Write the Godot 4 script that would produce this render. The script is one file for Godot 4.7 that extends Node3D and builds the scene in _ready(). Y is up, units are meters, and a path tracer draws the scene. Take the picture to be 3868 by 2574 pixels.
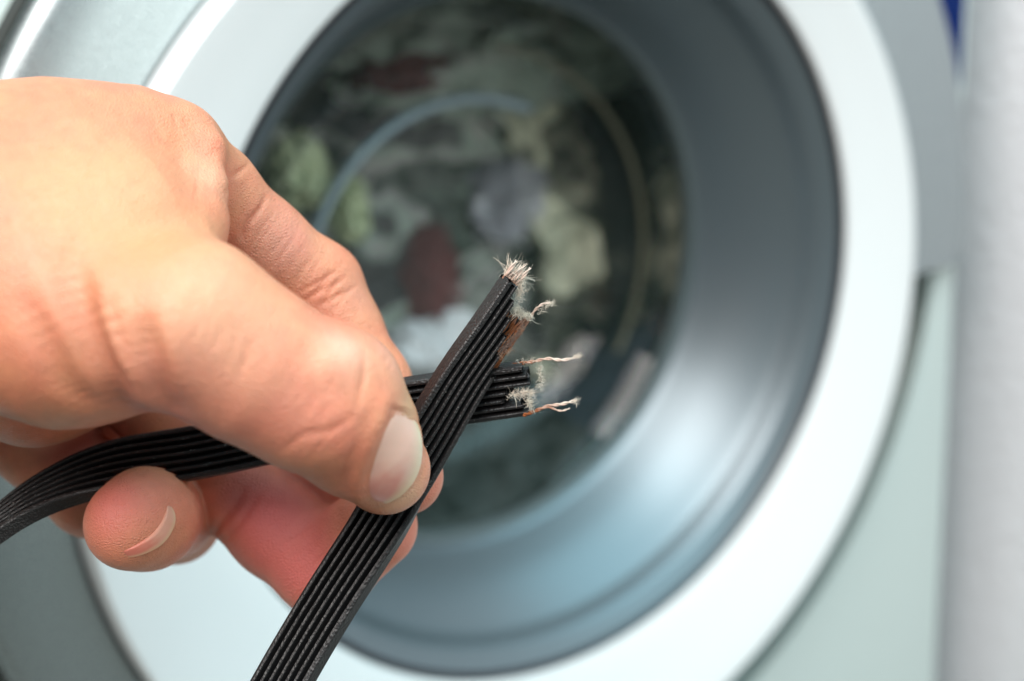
extends Node3D

var rng := RandomNumberGenerator.new()
var noise := FastNoiseLite.new()
const MID := Vector3(0, 0.55, 0)      # centre of the washing machine's porthole


func _ready() -> void:
	rng.seed = 7
	noise.seed = 3
	noise.frequency = 1.0
	noise.fractal_octaves = 3
	# ---- camera -------------------------------------------------------------------
	var cam := Camera3D.new()
	cam.name = "camera"
	cam.transform = Transform3D(Vector3(0.82011, -0.05746, 0.56931), Vector3(0.23616, 0.94024, -0.24530), Vector3(-0.52119, 0.33562, 0.78467), Vector3(-0.31228, 0.72843, 0.42692))
	var lens := CameraAttributesPhysical.new()
	lens.frustum_focal_length = 49.560
	lens.frustum_focus_distance = 0.297
	lens.frustum_near = 0.02
	lens.frustum_far = 20.0
	lens.exposure_aperture = 7.2
	cam.attributes = lens
	add_child(cam)
	cam.current = true
	# ---- surroundings, lamps, exposure ---------------------------------------------
	var env := Environment.new()
	env.background_mode = Environment.BG_COLOR
	env.background_color = Color(0.34, 0.37, 0.38)
	env.tonemap_mode = Environment.TONE_MAPPER_LINEAR
	env.tonemap_exposure = 1.25
	env.sdfgi_enabled = true
	env.ssao_enabled = true
	env.ssil_enabled = true
	var we := WorldEnvironment.new()
	we.name = "surroundings"
	we.environment = env
	add_child(we)
	soft_lamp("soft_daylight", Vector3(-0.85, 1.75, 0.55), Vector3(0, 0.5, 0.1), Vector2(1.2, 0.9), 2.9, Color(1.0, 0.97, 0.95))
	soft_lamp("overhead_daylight", Vector3(0.6, 2.6, 0.8), Vector3(0.2, 0.5, 0.2), Vector2(3.4, 2.4), 6.5, Color(0.74, 0.95, 1.0))
	soft_lamp("window_daylight", Vector3(0.40, 0.72, 1.7), Vector3(0, 0.55, 0), Vector2(0.9, 0.8), 0.6, Color(0.97, 1.0, 0.98))
	# ---- things --------------------------------------------------------------------
	build_floor()
	build_wall()
	build_machine()
	build_laundry()
	build_hand()
	build_belt()


func soft_lamp(called: String, at: Vector3, to: Vector3, size: Vector2, energy: float, tint: Color) -> void:
	var l := AreaLight3D.new()
	l.name = called
	l.area_size = size
	l.light_energy = energy
	l.light_color = tint
	l.shadow_enabled = true
	l.area_normalize_energy = true
	add_child(l)
	l.look_at_from_position(at, to, Vector3.UP)


# ====================================================================== helpers
func thing(called: String, label: String, category: String, at := Vector3.ZERO, group := "") -> Node3D:
	var o := Node3D.new()
	o.name = called
	add_child(o, true)
	o.position = at
	tag(o, label, category, group)
	return o


func tag(o: Node, label: String, category := "", group := "", kind := "") -> void:
	if label: o.set_meta("label", label)
	if category: o.set_meta("category", category)
	if group: o.set_meta("group", group)
	if kind: o.set_meta("kind", kind)


func part(called: String, mesh: Mesh, m: Material, parent: Node) -> MeshInstance3D:
	var o := MeshInstance3D.new()
	o.mesh = mesh
	o.material_override = m
	o.name = called
	parent.add_child(o, true)
	return o


func mat(c: Color, rough := 0.5, metal := 0.0, spec := 0.5) -> StandardMaterial3D:
	var m := StandardMaterial3D.new()
	m.albedo_color = c.linear_to_srgb()
	m.roughness = rough
	m.metallic = metal
	m.metallic_specular = spec
	m.cull_mode = BaseMaterial3D.CULL_DISABLED
	return m


func noise_tex(freq: float, kind: int, octaves := 3, size := 512, as_normal := false, strength := 4.0, seed_ := 1) -> NoiseTexture2D:
	var f := FastNoiseLite.new()
	f.noise_type = kind
	f.frequency = freq
	f.fractal_octaves = octaves
	f.seed = seed_
	if kind == FastNoiseLite.TYPE_CELLULAR:
		f.cellular_return_type = FastNoiseLite.RETURN_DISTANCE2_SUB
	var t := NoiseTexture2D.new()
	t.width = size
	t.height = size
	t.seamless = true
	t.noise = f
	t.as_normal_map = as_normal
	t.bump_strength = strength
	return t


func arrays_mesh(v: PackedVector3Array, n: PackedVector3Array, idx: PackedInt32Array, col := PackedColorArray(), uv := PackedVector2Array()) -> ArrayMesh:
	for i in range(0, idx.size(), 3):      # front faces run clockwise about their normals
		var i0 := idx[i]
		var i1 := idx[i + 1]
		var i2 := idx[i + 2]
		if (v[i2] - v[i0]).cross(v[i1] - v[i0]).dot(n[i0] + n[i1] + n[i2]) < 0.0:
			idx[i + 1] = i2
			idx[i + 2] = i1
	var a := []
	a.resize(Mesh.ARRAY_MAX)
	a[Mesh.ARRAY_VERTEX] = v
	a[Mesh.ARRAY_NORMAL] = n
	a[Mesh.ARRAY_INDEX] = idx
	if col.size(): a[Mesh.ARRAY_COLOR] = col
	if uv.size(): a[Mesh.ARRAY_TEX_UV] = uv
	var m := ArrayMesh.new()
	m.add_surface_from_arrays(Mesh.PRIMITIVE_TRIANGLES, a)
	return m


# grid of points (rows x cols) to a smooth mesh; normals from the neighbours on the grid
func grid_mesh(p: PackedVector3Array, rows: int, cols: int, wrap := false, col := PackedColorArray(), flip := false) -> ArrayMesh:
	var n := PackedVector3Array()
	n.resize(p.size())
	for i in rows:
		for j in cols:
			var i0 := maxi(i - 1, 0)
			var i1 := mini(i + 1, rows - 1)
			var j0 := j - 1
			var j1 := j + 1
			if wrap:
				j0 = posmod(j0, cols - 1)
				j1 = posmod(j1, cols - 1)
			else:
				j0 = maxi(j0, 0)
				j1 = mini(j1, cols - 1)
			var nn := (p[i1 * cols + j] - p[i0 * cols + j]).cross(p[i * cols + j1] - p[i * cols + j0])
			n[i * cols + j] = (-nn if flip else nn).normalized()
	var idx := PackedInt32Array()
	for i in rows - 1:
		for j in cols - 1:
			var a := i * cols + j
			var t := [a, a + 1, a + cols, a + 1, a + cols + 1, a + cols]
			if flip: t = [a, a + cols, a + 1, a + 1, a + cols, a + cols + 1]
			for q in t: idx.append(q)
	return arrays_mesh(p, n, idx, col)


# surface of revolution about z; each profile point is (radius, z, centre x, centre y); sharp corners are split
func lathe(prof: Array, a0 := 0.0, a1 := 360.0, seg := 160) -> ArrayMesh:
	var st := SurfaceTool.new()
	st.begin(Mesh.PRIMITIVE_TRIANGLES)
	var v := PackedVector3Array()
	var n := PackedVector3Array()
	var idx := PackedInt32Array()
	var runs := [[0]]
	for k in range(1, prof.size()):
		runs[-1].append(k)
		if k < prof.size() - 1:
			var d0 := Vector2(prof[k][0] - prof[k - 1][0], prof[k][1] - prof[k - 1][1]).normalized()
			var d1 := Vector2(prof[k + 1][0] - prof[k][0], prof[k + 1][1] - prof[k][1]).normalized()
			if d0.dot(d1) < 0.75: runs.append([k])
	for run: Array in runs:
		var base := v.size()
		for k in run.size():
			var q: Array = prof[run[k]]
			var qa: Array = prof[run[maxi(k - 1, 0)]]
			var qb: Array = prof[run[mini(k + 1, run.size() - 1)]]
			var d := Vector2(qb[0] - qa[0], qb[1] - qa[1]).normalized()
			for s in seg + 1:
				var a := deg_to_rad(lerpf(a0, a1, float(s) / seg))
				v.append(Vector3(q[2] + q[0] * cos(a), q[3] + q[0] * sin(a), q[1]))
				n.append(Vector3(-d.y * cos(a), -d.y * sin(a), d.x))
		for k in run.size() - 1:
			for s in seg:
				var i: int = base + k * (seg + 1) + s
				for o in [0, seg + 1, 1, 1, seg + 1, seg + 2]: idx.append(i + o)
	return arrays_mesh(v, n, idx)


func pr(r: float, z: float, cx := 0.0, cy := 0.0) -> Array:
	return [r, z, cx, cy]


func tube(path: PackedVector3Array, radii: PackedFloat32Array, sides := 6, col := PackedColorArray()) -> ArrayMesh:
	var p := PackedVector3Array()
	var c := PackedColorArray()
	var up := Vector3(0.31, 0.52, 0.79)
	for i in path.size():
		var t := (path[mini(i + 1, path.size() - 1)] - path[maxi(i - 1, 0)]).normalized()
		var a := t.cross(up).normalized()
		var b := t.cross(a)
		for s in sides + 1:
			var q := TAU * s / sides
			p.append(path[i] + (a * cos(q) + b * sin(q)) * radii[i])
			if col.size(): c.append(col[i])
	return grid_mesh(p, path.size(), sides + 1, true, c)


func spline(pts: Array, per: int) -> PackedVector3Array:
	var out := PackedVector3Array()
	for i in pts.size() - 1:
		var a: Vector3 = pts[maxi(i - 1, 0)]
		var b: Vector3 = pts[i]
		var c: Vector3 = pts[i + 1]
		var d: Vector3 = pts[mini(i + 2, pts.size() - 1)]
		for k in per: out.append(b.cubic_interpolate(c, a, d, float(k) / per))
	out.append(pts[-1])
	return out


# ====================================================================== setting
func build_wall() -> void:
	var m := mat(Color(0.77, 0.77, 0.80), 0.9)
	m.uv1_triplanar = true
	m.uv1_world_triplanar = true
	m.uv1_scale = Vector3(5, 5, 5)
	m.heightmap_enabled = true
	m.heightmap_texture = noise_tex(0.03, FastNoiseLite.TYPE_SIMPLEX, 4, 512)
	m.heightmap_scale = 0.09
	var b := BoxMesh.new()
	b.size = Vector3(0.1, 0.84, 1.7)
	var o := part("side_wall", b, m, self)
	o.position = Vector3(0.335, 0.4201, -0.15)
	tag(o, "pale lavender rough plastered wall beside the washing machine", "wall", "", "structure")


func build_floor() -> void:
	var m := mat(Color(0.10, 0.10, 0.085), 0.7)
	var b := BoxMesh.new()
	b.size = Vector3(6, 0.1, 6)
	var o := part("floor", b, m, self)
	o.position = Vector3(-1.5, -0.05, 1.5)
	tag(o, "dark grey floor under the washing machine", "floor", "", "structure")


func rounded_hole_panel(x0: float, x1: float, y0: float, y1: float, z: float, depth: float, cx: float, cy: float, r: float) -> ArrayMesh:
	var seg := 192
	var p := PackedVector3Array()
	var rows := [[0, -0.0012], [0, -0.001], [1, 0.0], [0.985, 0.0], [2, 0.0], [3, -0.004], [4, -depth]]
	for row in rows:
		for s in seg + 1:
			var a := TAU * s / seg
			var d := Vector2(cos(a), sin(a))
			var tx := ((x1 - cx) if d.x > 0 else (x0 - cx)) / (d.x if absf(d.x) > 1e-6 else 1e-6 * (1.0 if d.x > 0 else -1.0))
			var ty := ((y1 - cy) if d.y > 0 else (y0 - cy)) / (d.y if absf(d.y) > 1e-6 else 1e-6 * (1.0 if d.y > 0 else -1.0))
			var t := minf(tx, ty)
			var rr := r
			if row[0] == 1: rr = r + 0.002
			elif row[0] > 0 and row[0] < 1: rr = lerpf(r, t, 0.4)
			elif row[0] == 2: rr = t - 0.005 / maxf(absf(d.x), absf(d.y))
			elif row[0] == 3: rr = t - 0.001
			elif row[0] == 4: rr = t
			p.append(Vector3(cx + d.x * rr, cy + d.y * rr, z + row[1]))
	return grid_mesh(p, rows.size(), seg + 1, true)


func build_machine() -> void:
	var w := thing("washing_machine", "white front loading washing machine with a silver ring and a dark glass porthole", "washing machine", MID)
	var white := mat(Color(0.85, 0.86, 0.86), 0.28)
	white.clearcoat_enabled = true
	white.clearcoat = 0.3
	white.clearcoat_roughness = 0.15
	var panel_white := mat(Color(0.66, 0.74, 0.71), 0.4)
	part("front_panel", rounded_hole_panel(-0.36, 0.2495, -0.545, 0.36, -0.008, 0.5, 0.0, -0.017, 0.2305), panel_white, w)
	# recess floor behind the rings
	part("recess", lathe([pr(0.2296, -0.0095, 0.0, -0.017), pr(0.2465, -0.0105, 0.0, -0.017), pr(0.2465, -0.085, 0.0, -0.017), pr(0.1900, -0.087, -0.004, -0.015)]), panel_white, w)
	# silver ring: from the grip end at the right over the top to the lower left
	var silver := mat(Color(0.39, 0.43, 0.44), 0.5, 0.75)
	silver.uv1_triplanar = true
	silver.uv1_scale = Vector3(14, 14, 14)
	silver.roughness_texture = noise_tex(0.12, FastNoiseLite.TYPE_SIMPLEX, 4, 512, false, 1.0, 5)
	silver.roughness = 0.7
	silver.heightmap_enabled = true
	silver.heightmap_texture = noise_tex(0.25, FastNoiseLite.TYPE_SIMPLEX, 3, 512, false, 1.0, 9)
	silver.heightmap_scale = 0.004
	var sx := 0.003
	var sy := -0.012
	part("silver_ring", lathe([pr(0.1997, -0.020, -0.006, -0.0145), pr(0.1997, 0.0008, -0.006, -0.0145), pr(0.2007, 0.0022, -0.006, -0.0145), pr(0.2235, 0.0014, -0.001, -0.0135), pr(0.2385, -0.0015, sx, sy), pr(0.2425, -0.0035, sx, sy), pr(0.2448, -0.0075, sx, sy), pr(0.2450, -0.020, sx, sy)], -4.0, 262.0, 200), silver, w)
	for e in [-4.0, 262.0]:
		var a: float = deg_to_rad(e)
		var cap := BoxMesh.new()
		cap.size = Vector3(0.044 if e < 0.0 else 0.040, 0.0016, 0.0195)
		var o := part("ring_end", cap, silver, w)
		o.position = Vector3(-0.0015 + 0.2230 * cos(a), -0.0133 + 0.2230 * sin(a), -0.0100)
		o.rotation.z = a
	part("ring_seal", lathe([pr(0.2450, -0.008, sx, sy), pr(0.2466, -0.0065, sx, sy), pr(0.2495, -0.008, sx, sy), pr(0.2497, -0.020, sx, sy)], 40.0, 262.0, 160), mat(Color(0.02, 0.025, 0.022), 0.6), w)
	# door: white outer ring
	part("white_ring", lathe([pr(0.1564, -0.012), pr(0.1566, 0.0), pr(0.1576, 0.0012), pr(0.168, 0.0038, -0.001, -0.002), pr(0.183, 0.0082, -0.004, -0.008), pr(0.193, 0.0112, -0.0062, -0.0132), pr(0.1962, 0.0118, -0.0066, -0.0142), pr(0.1978, 0.0108, -0.0066, -0.0142), pr(0.1985, 0.0088, -0.0066, -0.0142), pr(0.1992, -0.087, -0.0062, -0.0145)], 0, 360, 240), white, w)
	# dark funnel bezel
	var bez := mat(Color(0.170, 0.205, 0.225), 0.38, 0.6)
	part("door_seal", lathe([pr(0.1562, -0.012), pr(0.1562, -0.001), pr(0.1554, 0.0004), pr(0.1544, -0.0002), pr(0.1534, -0.0022)], 0, 360, 240), mat(Color(0.018, 0.017, 0.022), 0.4), w)
	part("bezel", lathe([pr(0.1534, -0.0022), pr(0.1520, -0.0034), pr(0.1478, -0.0070), pr(0.1462, -0.0086), pr(0.1448, -0.0120), pr(0.1436, -0.0160), pr(0.1420, -0.0186), pr(0.1388, -0.0222, -0.0008, 0.0007), pr(0.1325, -0.0300, -0.0028, 0.0024), pr(0.1265, -0.0392, -0.0050, 0.0043), pr(0.1225, -0.0475, -0.0068, 0.0058), pr(0.1202, -0.0505, -0.007, 0.006), pr(0.1187, -0.0515, -0.007, 0.006), pr(0.1182, -0.056, -0.007, 0.006)], 0, 360, 240), bez, w)
	var seal := mat(Color(0.11, 0.14, 0.145), 0.35, 0.2)
	part("glass_rim", lathe([pr(0.1188, -0.0512, -0.007, 0.006), pr(0.1174, -0.0494, -0.007, 0.006), pr(0.1158, -0.0506, -0.007, 0.006), pr(0.1154, -0.056, -0.007, 0.006)], 0, 360, 200), seal, w)
	# glass bowl, two faces of it
	var glass := StandardMaterial3D.new()
	glass.transparency = BaseMaterial3D.TRANSPARENCY_ALPHA
	glass.albedo_color = Color(0.75, 0.9, 0.85, 0.012)
	glass.roughness = 0.02
	glass.metallic_specular = 0.28
	glass.cull_mode = BaseMaterial3D.CULL_DISABLED
	var bowl := [pr(0.1100, -0.0535), pr(0.1075, -0.0575), pr(0.104, -0.063), pr(0.100, -0.074), pr(0.094, -0.086), pr(0.086, -0.093), pr(0.0795, -0.0955), pr(0.0765, -0.0935), pr(0.0735, -0.0935), pr(0.066, -0.099), pr(0.045, -0.1065), pr(0.022, -0.110), pr(0.0005, -0.111)]
	for q in bowl:
		q[0] *= 1.057
		q[2] = -0.007
		q[3] = 0.006
	part("glass_bowl", lathe(bowl, 0, 360, 160), glass, w)
	var back := []
	for q in bowl: back.append(pr(maxf(q[0] - 0.001, 0.0004), q[1] - 0.005, q[2], q[3]))
	part("glass_bowl", lathe(back, 0, 360, 160), glass, w)
	var ridge := mat(Color(0.26, 0.33, 0.36), 0.3, 0.3)
	var rp := []
	for k in 13: rp.append(pr(0.0815 + 0.0026 * cos(TAU * k / 12.0), -0.0885 + 0.0026 * sin(TAU * k / 12.0), 0.008, -0.008))
	part("bowl_ridge", lathe(rp, 62, 232, 90), ridge, w)
	var arc := []
	for k in 13: arc.append(pr(0.0985 + 0.0012 * cos(TAU * k / 12.0), -0.0735 + 0.0012 * sin(TAU * k / 12.0)))
	part("bowl_ridge", lathe(arc, -35, 78, 70), mat(Color(0.13, 0.125, 0.085), 0.3, 0.2), w)
	# drum
	var steel := mat(Color(0.62, 0.66, 0.60), 0.5, 0.3)
	part("drum", lathe([pr(0.1190, -0.062, -0.007, 0.006), pr(0.128, -0.072, -0.004, 0.003), pr(0.150, -0.085), pr(0.205, -0.09), pr(0.225, -0.11), pr(0.225, -0.38), pr(0.20, -0.41), pr(0.002, -0.42)], 0, 360, 120), steel, w)
	# blue sticker on the panel
	var bs := BoxMesh.new()
	bs.size = Vector3(0.05, 0.14, 0.0006)
	var o2 := part("sticker", bs, mat(Color(0.002, 0.018, 0.12), 0.5, 0.0, 0.2), w)
	o2.position = Vector3(0.2165, 0.125, -0.0075)
	tag(o2, "deep blue sticker")


# ====================================================================== laundry in the drum
func cloth_heap(called: String, label: String, at: Vector3, size: Vector3, c: Color, sd: int, print_ := []) -> void:
	var o := thing(called, label, "laundry", MID + at)
	var f := FastNoiseLite.new()
	f.seed = sd
	f.frequency = 1.0
	f.noise_type = FastNoiseLite.TYPE_SIMPLEX
	f.fractal_type = FastNoiseLite.FRACTAL_RIDGED
	f.fractal_octaves = 3
	var p := PackedVector3Array()
	for i in 41:
		var th := PI * i / 40.0
		for j in 81:
			var ph := TAU * j / 80.0
			var d := Vector3(sin(th) * cos(ph), cos(th), sin(th) * sin(ph))
			var bend := Vector3(noise.get_noise_3d(d.x + sd * 3.0, d.y, d.z), noise.get_noise_3d(d.x, d.y + sd * 3.0, d.z), 0.0) * 0.7
			var e := d + bend
			var k := 1.05 + 0.5 * f.get_noise_3d(e.x * 1.2 + sd, e.y * 0.7, e.z * 1.2) + 0.3 * noise.get_noise_3d(e.x * 1.1, e.y * 1.1 + sd * 5.0, e.z)
			p.append(d * size * k)
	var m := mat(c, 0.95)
	if print_.size():
		var t := noise_tex(0.011, FastNoiseLite.TYPE_SIMPLEX, 3, 512, false, 1.0, sd)
		var ramp := Gradient.new()
		ramp.offsets = PackedFloat32Array([0.0, 0.40, 0.44, 0.52, 0.55, 0.60, 0.62, 1.0])
		var cs := PackedColorArray()
		for k in print_: cs.append_array(PackedColorArray([k.linear_to_srgb(), k.linear_to_srgb()]))
		ramp.colors = cs
		t.color_ramp = ramp
		m.albedo_texture = t
	m.uv1_triplanar = true
	m.uv1_scale = Vector3(1.9, 1.9, 1.9)
	m.heightmap_enabled = true
	m.heightmap_texture = noise_tex(0.03, FastNoiseLite.TYPE_SIMPLEX, 4, 512, false, 1.0, sd + 30)
	m.heightmap_scale = 1.2
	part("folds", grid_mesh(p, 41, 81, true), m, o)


func build_laundry() -> void:
	cloth_heap("printed_cloth", "black cloth with a cream and olive blotch print at the right of the drum", Vector3(0.14191, -0.00227, -0.15500), Vector3(0.0866, 0.0699, 0.0260), Color(1, 1, 1), 1, [Color(0.012, 0.013, 0.012), Color(0.012, 0.013, 0.012), Color(0.12, 0.13, 0.08), Color(0.84, 0.84, 0.64)])
	cloth_heap("patterned_towel", "grey green towel with dark blotches behind the index finger", Vector3(0.01234, 0.00750, -0.16200), Vector3(0.0900, 0.0702, 0.0260), Color(1, 1, 1), 2, [Color(0.04, 0.06, 0.045), Color(0.48, 0.48, 0.45), Color(0.38, 0.44, 0.38), Color(0.05, 0.05, 0.05)])
	cloth_heap("grey_towel", "grey green towel across the top of the drum", Vector3(0.08639, 0.08221, -0.13800), Vector3(0.0812, 0.0232, 0.0200), Color(1, 1, 1), 3, [Color(0.38, 0.44, 0.38), Color(0.38, 0.44, 0.38), Color(0.48, 0.48, 0.45), Color(0.38, 0.44, 0.38)])
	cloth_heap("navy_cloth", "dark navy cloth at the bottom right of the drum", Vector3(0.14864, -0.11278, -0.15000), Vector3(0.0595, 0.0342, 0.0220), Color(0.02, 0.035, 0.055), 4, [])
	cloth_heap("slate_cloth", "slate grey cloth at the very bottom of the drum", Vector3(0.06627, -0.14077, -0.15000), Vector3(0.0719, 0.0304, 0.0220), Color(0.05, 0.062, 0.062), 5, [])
	cloth_heap("red_cloth", "dark red cloth standing upright behind the belt end", Vector3(0.01586, -0.01851, -0.13500), Vector3(0.0118, 0.0220, 0.0120), Color(0.13, 0.03, 0.028), 6, [])
	cloth_heap("red_sock", "dark red cloth high at the left in the drum", Vector3(0.00803, 0.08206, -0.13000), Vector3(0.0189, 0.0071, 0.0120), Color(0.11, 0.03, 0.028), 7, [])
	cloth_heap("white_cloth", "crumpled white cloth low in the drum beside the index finger", Vector3(0.01229, -0.05144, -0.12800), Vector3(0.0229, 0.0137, 0.0140), Color(0.75, 0.78, 0.8), 8, [])
	cloth_heap("white_shirt", "pale white cloth in the middle of the drum above the belt end", Vector3(0.06113, 0.00944, -0.13500), Vector3(0.0192, 0.0171, 0.0120), Color(1, 1, 1), 9, [Color(0.3, 0.3, 0.33), Color(0.7, 0.7, 0.74), Color(0.6, 0.6, 0.5), Color(0.7, 0.7, 0.74)])
	cloth_heap("lime_cloth", "pale yellow green cloth at the far left beside the knuckle", Vector3(-0.06101, 0.05204, -0.10500), Vector3(0.0103, 0.0120, 0.0090), Color(0.58, 0.64, 0.42), 10, [])
	cloth_heap("lime_sock", "slim pale yellow green cloth low at the left beside the index finger", Vector3(-0.03639, 0.03049, -0.11200), Vector3(0.0073, 0.0126, 0.0080), Color(0.58, 0.64, 0.42), 11, [])


# ====================================================================== hand
var sa := PackedVector3Array()      # bone segments: start, span, 1 / length squared, radius, change of radius, chain
var sb := PackedVector3Array()
var sl := PackedFloat32Array()
var sr := PackedFloat32Array()
var sd_ := PackedFloat32Array()
var sg := PackedInt32Array()
var ga := PackedVector3Array()      # creases and ridges: segment start, span, 1 / length squared, width, depth
var gb := PackedVector3Array()
var gl := PackedFloat32Array()
var gw := PackedFloat32Array()
var gd := PackedFloat32Array()
var gi := PackedInt32Array()


func bones(chain: int, pts: Array) -> void:
	for i in pts.size() - 1:
		var a: Vector3 = pts[i][0]
		var b: Vector3 = pts[i + 1][0]
		sa.append(a)
		sb.append(b - a)
		sl.append(1.0 / (b - a).length_squared())
		sr.append(pts[i][1])
		sd_.append(pts[i + 1][1] - pts[i][1])
		sg.append(chain)


# a crease (depth > 0) or a ridge (depth < 0) in the skin, in millimetres; it thins out at both ends
func crease(width: float, depth: float, pts: Array) -> void:
	var q := spline(pts, 4)
	var id := gi[-1] + 1 if gi.size() else 0
	for i in q.size() - 1:
		var e := sin(PI * clampf((i + 0.7) / (q.size() - 0.6), 0.0, 1.0))
		ga.append(q[i])
		gb.append(q[i + 1] - q[i])
		gl.append(1.0 / maxf((q[i + 1] - q[i]).length_squared(), 1e-10))
		gw.append(width * 0.001)
		gd.append(depth * 0.001 * (0.25 + 0.75 * e))
		gi.append(id)


func smin(a: float, b: float, k: float) -> float:
	var h := maxf(k - absf(a - b), 0.0) / k
	return minf(a, b) - h * h * k * 0.25


# distance to the skin, looking only at the given bones (in chain order) and creases
func skin(p: Vector3, near: PackedInt32Array, cuts: PackedInt32Array) -> float:
	var d := 1.0
	var web := 1.0
	var f := 1.0
	var g := 1.0
	var chain := -1
	for i in near:
		var q := p - sa[i]
		var h := clampf(q.dot(sb[i]) * sl[i], 0.0, 1.0)
		var c := (q - sb[i] * h).length() - sr[i] - sd_[i] * h
		var k := sg[i]
		if k == 0:
			d = smin(d, c, 0.011)
		elif k == 1:
			web = smin(web, c, 0.0035)
		else:
			if k != chain:
				f = smin(f, g, 0.0012)
				g = 1.0
				chain = k
			g = smin(g, c, 0.0035)
	d = smin(d, web, 0.005)
	f = smin(f, g, 0.0012)
	d = smin(d, f, 0.006)
	var cut := 0.0
	var id := -1
	for i in cuts:
		var q := p - ga[i]
		var h := clampf(q.dot(gb[i]) * gl[i], 0.0, 1.0)
		var e := (q - gb[i] * h).length_squared() / (gw[i] * gw[i])
		if gi[i] != id:
			d += cut
			cut = 0.0
			id = gi[i]
		if e < 6.0:
			var x := gd[i] * exp(-e)
			if absf(x) > absf(cut): cut = x
	return d + cut


func pick(p: Vector3, reach: float, from: PackedInt32Array) -> PackedInt32Array:
	var ds := PackedFloat32Array()
	var best := 1.0
	for i in from:
		var q := p - sa[i]
		var h := clampf(q.dot(sb[i]) * sl[i], 0.0, 1.0)
		var c := (q - sb[i] * h).length() - sr[i] - sd_[i] * h
		ds.append(c)
		best = minf(best, c)
	var out := PackedInt32Array()
	for k in from.size():
		if ds[k] < best + reach: out.append(from[k])
	return out


func pick_cuts(p: Vector3, reach: float, from: PackedInt32Array) -> PackedInt32Array:
	var out := PackedInt32Array()
	for i in from:
		var q := p - ga[i]
		var h := clampf(q.dot(gb[i]) * gl[i], 0.0, 1.0)
		if (q - gb[i] * h).length() < reach + gw[i] * 2.5: out.append(i)
	return out


const CELL := 0.0007
var base := Vector3.ZERO
var leaves := []          # [cell x, y, z, near, cuts]


func descend(x: int, y: int, z: int, n: int, near: PackedInt32Array, cuts: PackedInt32Array) -> void:
	var half := n * CELL * 0.5
	var c := base + Vector3(x, y, z) * CELL + Vector3.ONE * half
	if absf(skin(c, near, cuts)) > half * 2.2 + 0.0005: return
	if n == 1:
		leaves.append([x, y, z, near, cuts])
		return
	var m := n / 2
	var nn := near
	var cc := cuts
	if n == 4 or n == 8:
		nn = pick(c, half * 3.47 + 0.0125, near)
		cc = pick_cuts(c, half * 1.74, cuts)
	for k in 8:
		descend(x + (k & 1) * m, y + ((k >> 1) & 1) * m, z + ((k >> 2) & 1) * m, m, nn, cc)


func skin_color(p: Vector3, spots: Array) -> Color:
	var a := noise.get_noise_3dv(p * 60.0)
	var b := noise.get_noise_3dv(p * 240.0 + Vector3(5, 3, 1))
	var c := Color(0.68, 0.26, 0.137)
	c = c.lerp(Color(0.69, 0.20, 0.12), clampf(0.5 + a * 1.2, 0, 1) * 0.6)
	c = c * (1.0 + 0.13 * b)
	for s in spots:
		var q: float = (p - s[0]).length() / s[1]
		if q < 1.6: c = c.lerp(s[2], s[3] * exp(-q * q * 2.0))
	c.a = 1.0
	return c


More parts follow.
